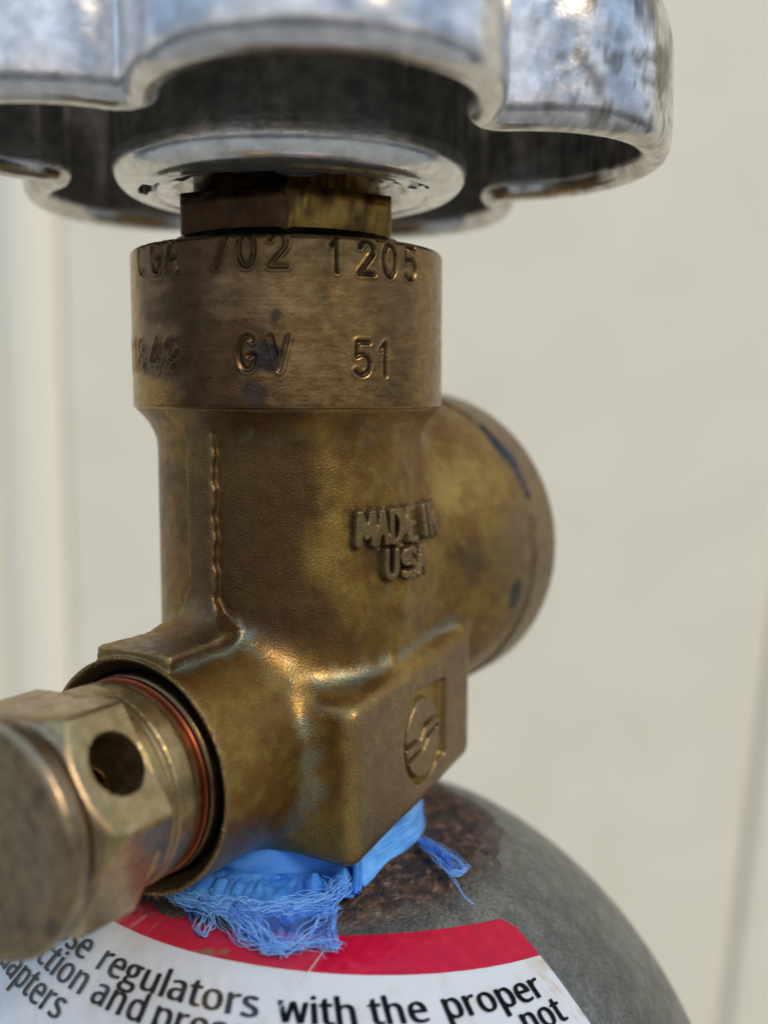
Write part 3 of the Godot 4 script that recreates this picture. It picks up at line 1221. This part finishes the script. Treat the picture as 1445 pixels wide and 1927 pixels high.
func handwheel(t: Node3D, base: Vector3) -> void:
	var centre := ORIGIN + Vector3(0.4, -1.9, 0)
	var o := Node3D.new()
	o.name = "handwheel"
	t.add_child(o)
	var nu := 720
	# (inset from the outline, height, share of the way to a circle of the given radius)
	var prof := [[3.2, 37.5, 1.0, 15.0], [3.2, 37.4, 0.6, 15.0], [3.6, 37.0, 0.0, 0.0], [3.1, 35.5, 0.0, 0.0], [3.0, 32.0, 0.0, 0.0], [3.0, 28.0, 0.0, 0.0], [3.0, 24.6, 0.0, 0.0], [2.85, 23.7, 0.0, 0.0], [2.4, 23.1, 0.0, 0.0], [1.8, 22.85, 0.0, 0.0],
		[1.1, 22.9, 0.0, 0.0], [0.5, 23.25, 0.0, 0.0], [0.12, 23.9, 0.0, 0.0], [0.0, 24.8, 0.0, 0.0]]
	for k in 10:
		prof.append([0.0, lerpf(25.6, 31.2, k / 9.0), 0.0, 0.0])
	for k in range(1, 13):
		var a := PI / 2 * k / 12.0
		prof.append([7.5 * (1.0 - cos(a)), 31.5 + 8.8 * sin(a), 0.0, 0.0])
	for k in range(1, 7):
		prof.append([7.5, 40.3 + 1.2 * k / 6.0, k / 6.0, 6.0])
	prof.append([7.5, 41.5, 1.0, 0.3])
	var outline := PackedVector2Array()
	for i in nu:
		var a := TAU * i / nu
		outline.append(Vector2(sin(a), cos(a)) * wheel_radius(a))
	var normal := PackedVector2Array()
	for i in nu:
		var d := outline[(i + 1) % nu] - outline[(i + nu - 1) % nu]
		var n := Vector2(-d.y, d.x).normalized()
		if n.dot(outline[i]) < 0:
			n = -n
		normal.append(n)
	var g := grid(nu, prof.size(), true, func(i: int, j: int):
		var q: Array = prof[j]
		var p: Vector2 = outline[i] - normal[i] * q[0]
		p = p.lerp(outline[i].normalized() * q[3], q[2])
		var w := centre + Vector3(p.x, q[1], p.y)
		w.y += 0.035 * w.z
		var dent := na.get_noise_3dv(w * 0.8) * 0.10 + nb.get_noise_3dv(w * 0.6) * 0.010
		return w + Vector3(normal[i].x, 0, normal[i].y) * dent + Vector3(0, nb.get_noise_3dv(w + Vector3(50, 0, 0)) * 0.02, 0))
	flip_if(g, centre + Vector3(0, 39, 0))
	colour(g, func(p: Vector3):
		var d: Vector3 = p - centre
		var c := Color(0.80, 0.765, 0.74)
		var b := nb.get_noise_3dv(p * 0.8) * 0.5 + 0.5
		var e := nc.get_noise_3dv(p * 0.7) * 0.5 + 0.5
		c *= 0.92 + 0.16 * e
		var pits := smoothstep(0.47, 0.66, b * 0.7 + e * 0.3)
		var right := smoothstep(14.0, 26.0, d.x) * 1.1 + 0.2
		c = c.lerp(Color(0.20, 0.165, 0.12), pits * right * 0.6)
		c = stain(c, Color(0.10, 0.08, 0.06), d, Vector3(31.2, 35, 14), 3.6, 0.8)
		c = stain(c, Color(0.12, 0.09, 0.06), d, Vector3(33.2, 29.5, 11), 2.6, 0.7)
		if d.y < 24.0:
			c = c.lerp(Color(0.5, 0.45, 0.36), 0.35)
		c.a = 1.0
		return c)
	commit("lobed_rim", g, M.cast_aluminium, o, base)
	# hub with a rolled lower edge, a ring groove and a recess round the stem
	var pr := [Vector2(8.9, 24.9), Vector2(9.3, 22.6), Vector2(10.3, 22.4), Vector2(10.6, 21.9), Vector2(10.9, 21.2), Vector2(11.6, 20.8), Vector2(12.6, 20.7), Vector2(12.9, 20.95), Vector2(13.3, 20.95), Vector2(13.5, 20.65), Vector2(14.2, 20.7)]
	for k in 9:
		var a := PI / 2 * k / 8.0
		pr.append(Vector2(14.35 + 2.3 * sin(a), 23.0 - 2.3 * cos(a)))
	pr.append_array([Vector2(16.66, 23.8), Vector2(16.75, 26), Vector2(16.85, 30), Vector2(16.95, 34), Vector2(17.3, 36.3), Vector2(18.5, 37.6)])
	var fp := fine_profile(pr, 0.35)
	g = lathe(fp, 360)
	var v: PackedVector3Array = g.v
	for k in v.size():
		var p := v[k] + Vector3(0.4, -1.7, 0)
		var d := p - centre
		var rr := Vector2(d.x, d.z).length()
		var az := rad_to_deg(atan2(d.x, d.z))
		var up := nb.get_noise_3dv(p) * 0.012
		# two cast notches in the lower face
		for nt in [[-72.0, 13.4, 9.0], [60.0, 13.0, 8.0], [-35.0, 11.6, 14.0]]:
			var da: float = absf(wrapf(az - nt[0], -180, 180)) / nt[2]
			if d.y < 23.6:
				up += 0.9 * (1.0 - smoothstep(0.7, 1.1, da)) * (1.0 - smoothstep(0.5, 0.9, absf(rr - nt[1])))
		v[k] = p + Vector3(0, up, 0) + Vector3(d.x, 0, d.z).normalized() * nb.get_noise_3dv(p * 0.6) * 0.02
	g.v = v
	flip_if(g, centre + Vector3(0, 30, 0))
	colour(g, func(p: Vector3):
		var e := nc.get_noise_3dv(p) * 0.5 + 0.5
		var b := nb.get_noise_3dv(p) * 0.5 + 0.5
		var c := Color(0.80, 0.77, 0.72) * (0.88 + 0.24 * e)
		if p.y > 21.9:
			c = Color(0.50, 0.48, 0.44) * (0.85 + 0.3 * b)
		c.a = 1.0
		return c)
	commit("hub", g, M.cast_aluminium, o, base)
	# small pressed lug under the hub, in front
	g = grid(40, 12, true, func(i: int, j: int):
		var a := TAU * i / 40
		var w := j / 11.0
		return ORIGIN + Vector3(2.0 + 2.3 * cos(a) * sin(PI / 2 * w + 0.001), 18.95 + 0.7 * (1.0 - cos(PI / 2 * w)) - 0.2, 11.0 + 1.0 * sin(a) * sin(PI / 2 * w + 0.001)))
	flip_if(g, ORIGIN + Vector3(2.0, 22, 11.0))
	colour(g, func(p: Vector3): return Color(0.62, 0.62, 0.64) * (0.8 + 0.3 * nc.get_noise_3dv(p)))
	commit("lug", g, M.cast_aluminium, o, base)


# ------------------------------------------------------------------ thread sealing tape
# w = 0 at the thread, 1 at the lower edge
func skirt_point(az: float, w: float, wrinkled: float) -> Vector3:
	var low := lerpf(13.3, 19.6, smoothstep(56.0, 10.0, absf(az + 6.0)))
	low += nb.get_noise_2d(az * 0.12, 7.0) * 0.7 * wrinkled
	var r := lerpf(13.05, low, pow(w, 1.5 + 1.5 * wrinkled))
	var floor_y := dome_y(r) + 0.75 + (0.5 if r < 19.0 else 0.0)
	var y := lerpf(lerpf(-38.5, -42.2, wrinkled), floor_y, 1.0 - pow(1.0 - w, 1.6))
	r += nb.get_noise_2d(az * 0.05, w * 26.0) * 0.10 + nc.get_noise_2d(az * 0.06, w * 16.0) * 0.03
	if wrinkled > 0.0:
		y += 1.1 * exp(-pow((w - 0.70) / 0.10, 2.0)) * (0.6 + 1.2 * na.get_noise_2d(az * 0.7, 50.0))     # a raised frill
		y += na.get_noise_2d(az * 0.8, w * 9.0) * 0.9 * w + nb.get_noise_2d(az * 0.2, w * 6.0) * 0.14 * w + nc.get_noise_2d(az * 0.12, w * 12.0) * 0.05 * w
		r += na.get_noise_2d(az * 0.9, w * 9.0 + 90.0) * 1.0 * w + nb.get_noise_2d(az * 0.2, w * 5.0 + 90.0) * 0.22 * w
	return ORIGIN + Vector3(r * sin(deg_to_rad(az)), y, r * cos(deg_to_rad(az)))


func skirt(called: String, t: Node3D, from: float, to: float, wrinkled: float) -> void:
	var nu := 200
	var g := grid(nu, 40, false, func(i: int, j: int): return skirt_point(lerpf(from, to, i / (nu - 1.0)), j / 39.0, wrinkled))
	flip_if(g, ORIGIN + Vector3(0, -60, 0))
	colour(g, func(p: Vector3): return Color(0.04, 0.19, 0.66).lerp(Color(0.17, 0.50, 1.0), nb.get_noise_3dv(p * Vector3(0.6, 1.5, 0.6)) * 0.5 + 0.75 - 0.5 * wrinkled))  # shade painted in: wrinkled front turn coloured darker, smooth right turn brighter
	commit(called, g, M.blue_tape, t, ORIGIN + Vector3(0, -46, 0))


func sealing_tape() -> void:
	var base := ORIGIN + Vector3(0, -46, 0)
	var t := thing("sealing_tape", "bright blue thread sealing tape wrapped round the neck with frayed strands", "sealing tape", base)
	var nv := 30
	var g := grid(260, nv, true, func(i: int, j: int):
		var a := TAU * i / 260
		var w := j / (nv - 1.0)
		var y := lerpf(-44.6, -35.5, w)
		var r := 12.75 + nb.get_noise_2d(a * 6.0, y * 2.2) * 0.12 + nb.get_noise_3d(cos(a) * 3.0, y * 0.3, sin(a) * 3.0) * 0.35
		return ORIGIN + Vector3(r * sin(a), y, r * cos(a)))
	flip_if(g, ORIGIN + Vector3(0, -41, 0))
	colour(g, func(p: Vector3): return Color(0.07, 0.27, 0.76).lerp(Color(0.16, 0.45, 0.96), nb.get_noise_3dv(p * Vector3(0.6, 1.5, 0.6)) * 0.5 + 0.5))
	commit("wrapped_layer", g, M.blue_tape, t, base)
	# the loose outer turns: skirts that run from the thread out over the neck
	skirt("broad_turn", t, 27.0, 100.0, 0.0)
	skirt("loose_turn", t, -75.0, 29.0, 1.0)
	# a thick fold where the two meet
	for q in 2:
		var path := PackedVector3Array()
		for k in 14:
			var w := k / 13.0
			var az := 29.5 + q * 1.3 - 7.0 * w * w
			path.append(skirt_point(az, w, 0.0) + Vector3(sin(deg_to_rad(az)), 0.5, cos(deg_to_rad(az))) * (0.2 + 0.1 * q))
		var tg := tube(path, 0.34 - q * 0.05, 8)
		colour(tg, func(p: Vector3): return Color(0.04, 0.17, 0.6).lerp(Color(0.07, 0.3, 0.85), nb.get_noise_3dv(p) * 0.5 + 0.5))
		commit("fold", tg, M.blue_tape, t, base)
	# frayed strands on the label and the neck
	var lines := [
		[18, 1.0, [-16.2, 25.3, -9.4, 26.9, -3.4, 29.5, 2.2, 30.7, 8.8, 29.7, 12.9, 30.8]],
		[24, 0.9, [-12.6, 24.3, -6.0, 26.4, -1.6, 28.4, 1.2, 30.7]],
		[7, 0.4, [-15.8, 25.6, -17.0, 28.0, -14.3, 29.0, -13.6, 27.4, -15.6, 25.6]],
		[5, 0.6, [-8.1, 26.1, -7.0, 28.6, -4.6, 29.4, -0.5, 30.2, 3.0, 29.0]],
		[5, 0.5, [14.4, 25.5, 12.3, 29.0, 13.1, 30.8, 9.8, 29.9]],
		[9, 0.8, [-1.0, 30.6, 3.3, 30.4, 10.3, 27.6, 14.6, 25.6]],
		[24, 1.4, [-27.0, 24.6, -23.2, 25.1, -15.0, 25.6, -9.1, 25.2, -2.0, 25.6, 5.6, 24.8, 14.3, 23.7, 18.6, 20.5]],
		[8, 0.7, [-20.0, 22.5, -17.0, 24.5, -16.2, 26.0, -12.0, 25.8]],
		[16, 0.6, [66.3, 16.5, 60.3, 19.3, 54.3, 22.3, 50.0, 25.3, 54.1, 25.7, 59.1, 22.3, 66.3, 17.5]],
		[3, 0.25, [66.0, 17.0, 55.0, 22.5, 50.9, 24.5, 48.5, 28.4, 48.4, 30.2]]]
	for L in lines:
		var wisp := {}
		for q in L[0]:
			var path := PackedVector3Array()
			var s: Array = L[2]
			var jx: float = rng.randf_range(-1.6, 1.6) * L[1]
			var jy: float = rng.randf_range(-0.5, 0.5) * L[1]
			for k in range(0, s.size(), 2):
				var th: float = s[k + 1] + jy + rng.randf_range(-0.8, 0.8) * L[1]
				var az: float = s[k] + jx + rng.randf_range(-2.2, 2.2) * L[1]
				var p := on_dome(az, th, (0.5 if th > 27.5 else 1.5) + rng.randf_range(0.0, 0.9) * L[1])
				var d := p - ORIGIN
				var r := Vector2(d.x, d.z).length()
				if r < 13.6:
					var push := (13.7 + rng.randf() * 0.5) / r
					p = ORIGIN + Vector3(d.x * push, -43.0 + (13.6 - r) * 0.9, d.z * push)
				path.append(p)
			var curve := spline(path, 9)
			var turn := rng.randf() * 9.0
			for k in curve.size():
				curve[k] += Vector3(sin(k * 0.9 + turn), absf(sin(k * 0.7 + turn * 1.7)), cos(k * 0.8 + turn)) * 0.16 * L[1]
			join(wisp, tube(curve, rng.randf_range(0.012, 0.05), 5))
		commit("frayed_strands", wisp, M.blue_fibre, t, base).set_meta("kind", "stuff")
	# thin torn film between the strands
	for fs: Array in [[[-14.0, 25.0], [10.0, 25.2], [-2.5, 29.3], [4.0, 30.6]], [[-12.0, 25.0], [-7.0, 25.3], [-3.0, 29.4], [0.5, 30.4]], [[64.0, 17.2], [58.0, 19.5], [54.5, 22.5], [51.0, 25.0]], [[-20.0, 23.5], [-12.0, 24.5], [-19.0, 25.6], [-12.0, 26.4]], [[-1.0, 29.8], [6.0, 29.2], [1.0, 31.0], [6.5, 30.6]], [[8.0, 26.4], [15.5, 25.5], [8.0, 30.0], [13.6, 30.9]]]:
		var gf := grid(24, 24, false, func(i: int, j: int):
			var u := i / 23.0
			var w := j / 23.0
			var az := lerpf(lerpf(fs[0][0], fs[1][0], u), lerpf(fs[2][0], fs[3][0], u), w)
			var th := lerpf(lerpf(fs[0][1], fs[1][1], u), lerpf(fs[2][1], fs[3][1], u), w)
			var p := on_dome(az, th + nb.get_noise_2d(u * 12.0, w * 3.0 + fs[0][0]) * 0.9, (0.7 if th > 27.0 else 2.2) + nb.get_noise_2d(u * 14.0, w * 5.0 + 20.0) * 0.8)
			var d := p - ORIGIN
			var r := Vector2(d.x, d.z).length()
			if r < 13.6:
				p = ORIGIN + Vector3(d.x * 13.8 / r, -43.0 + (13.6 - r) * 0.9, d.z * 13.8 / r)
			return p)
		commit("torn_film", gf, M.blue_film, t, base)
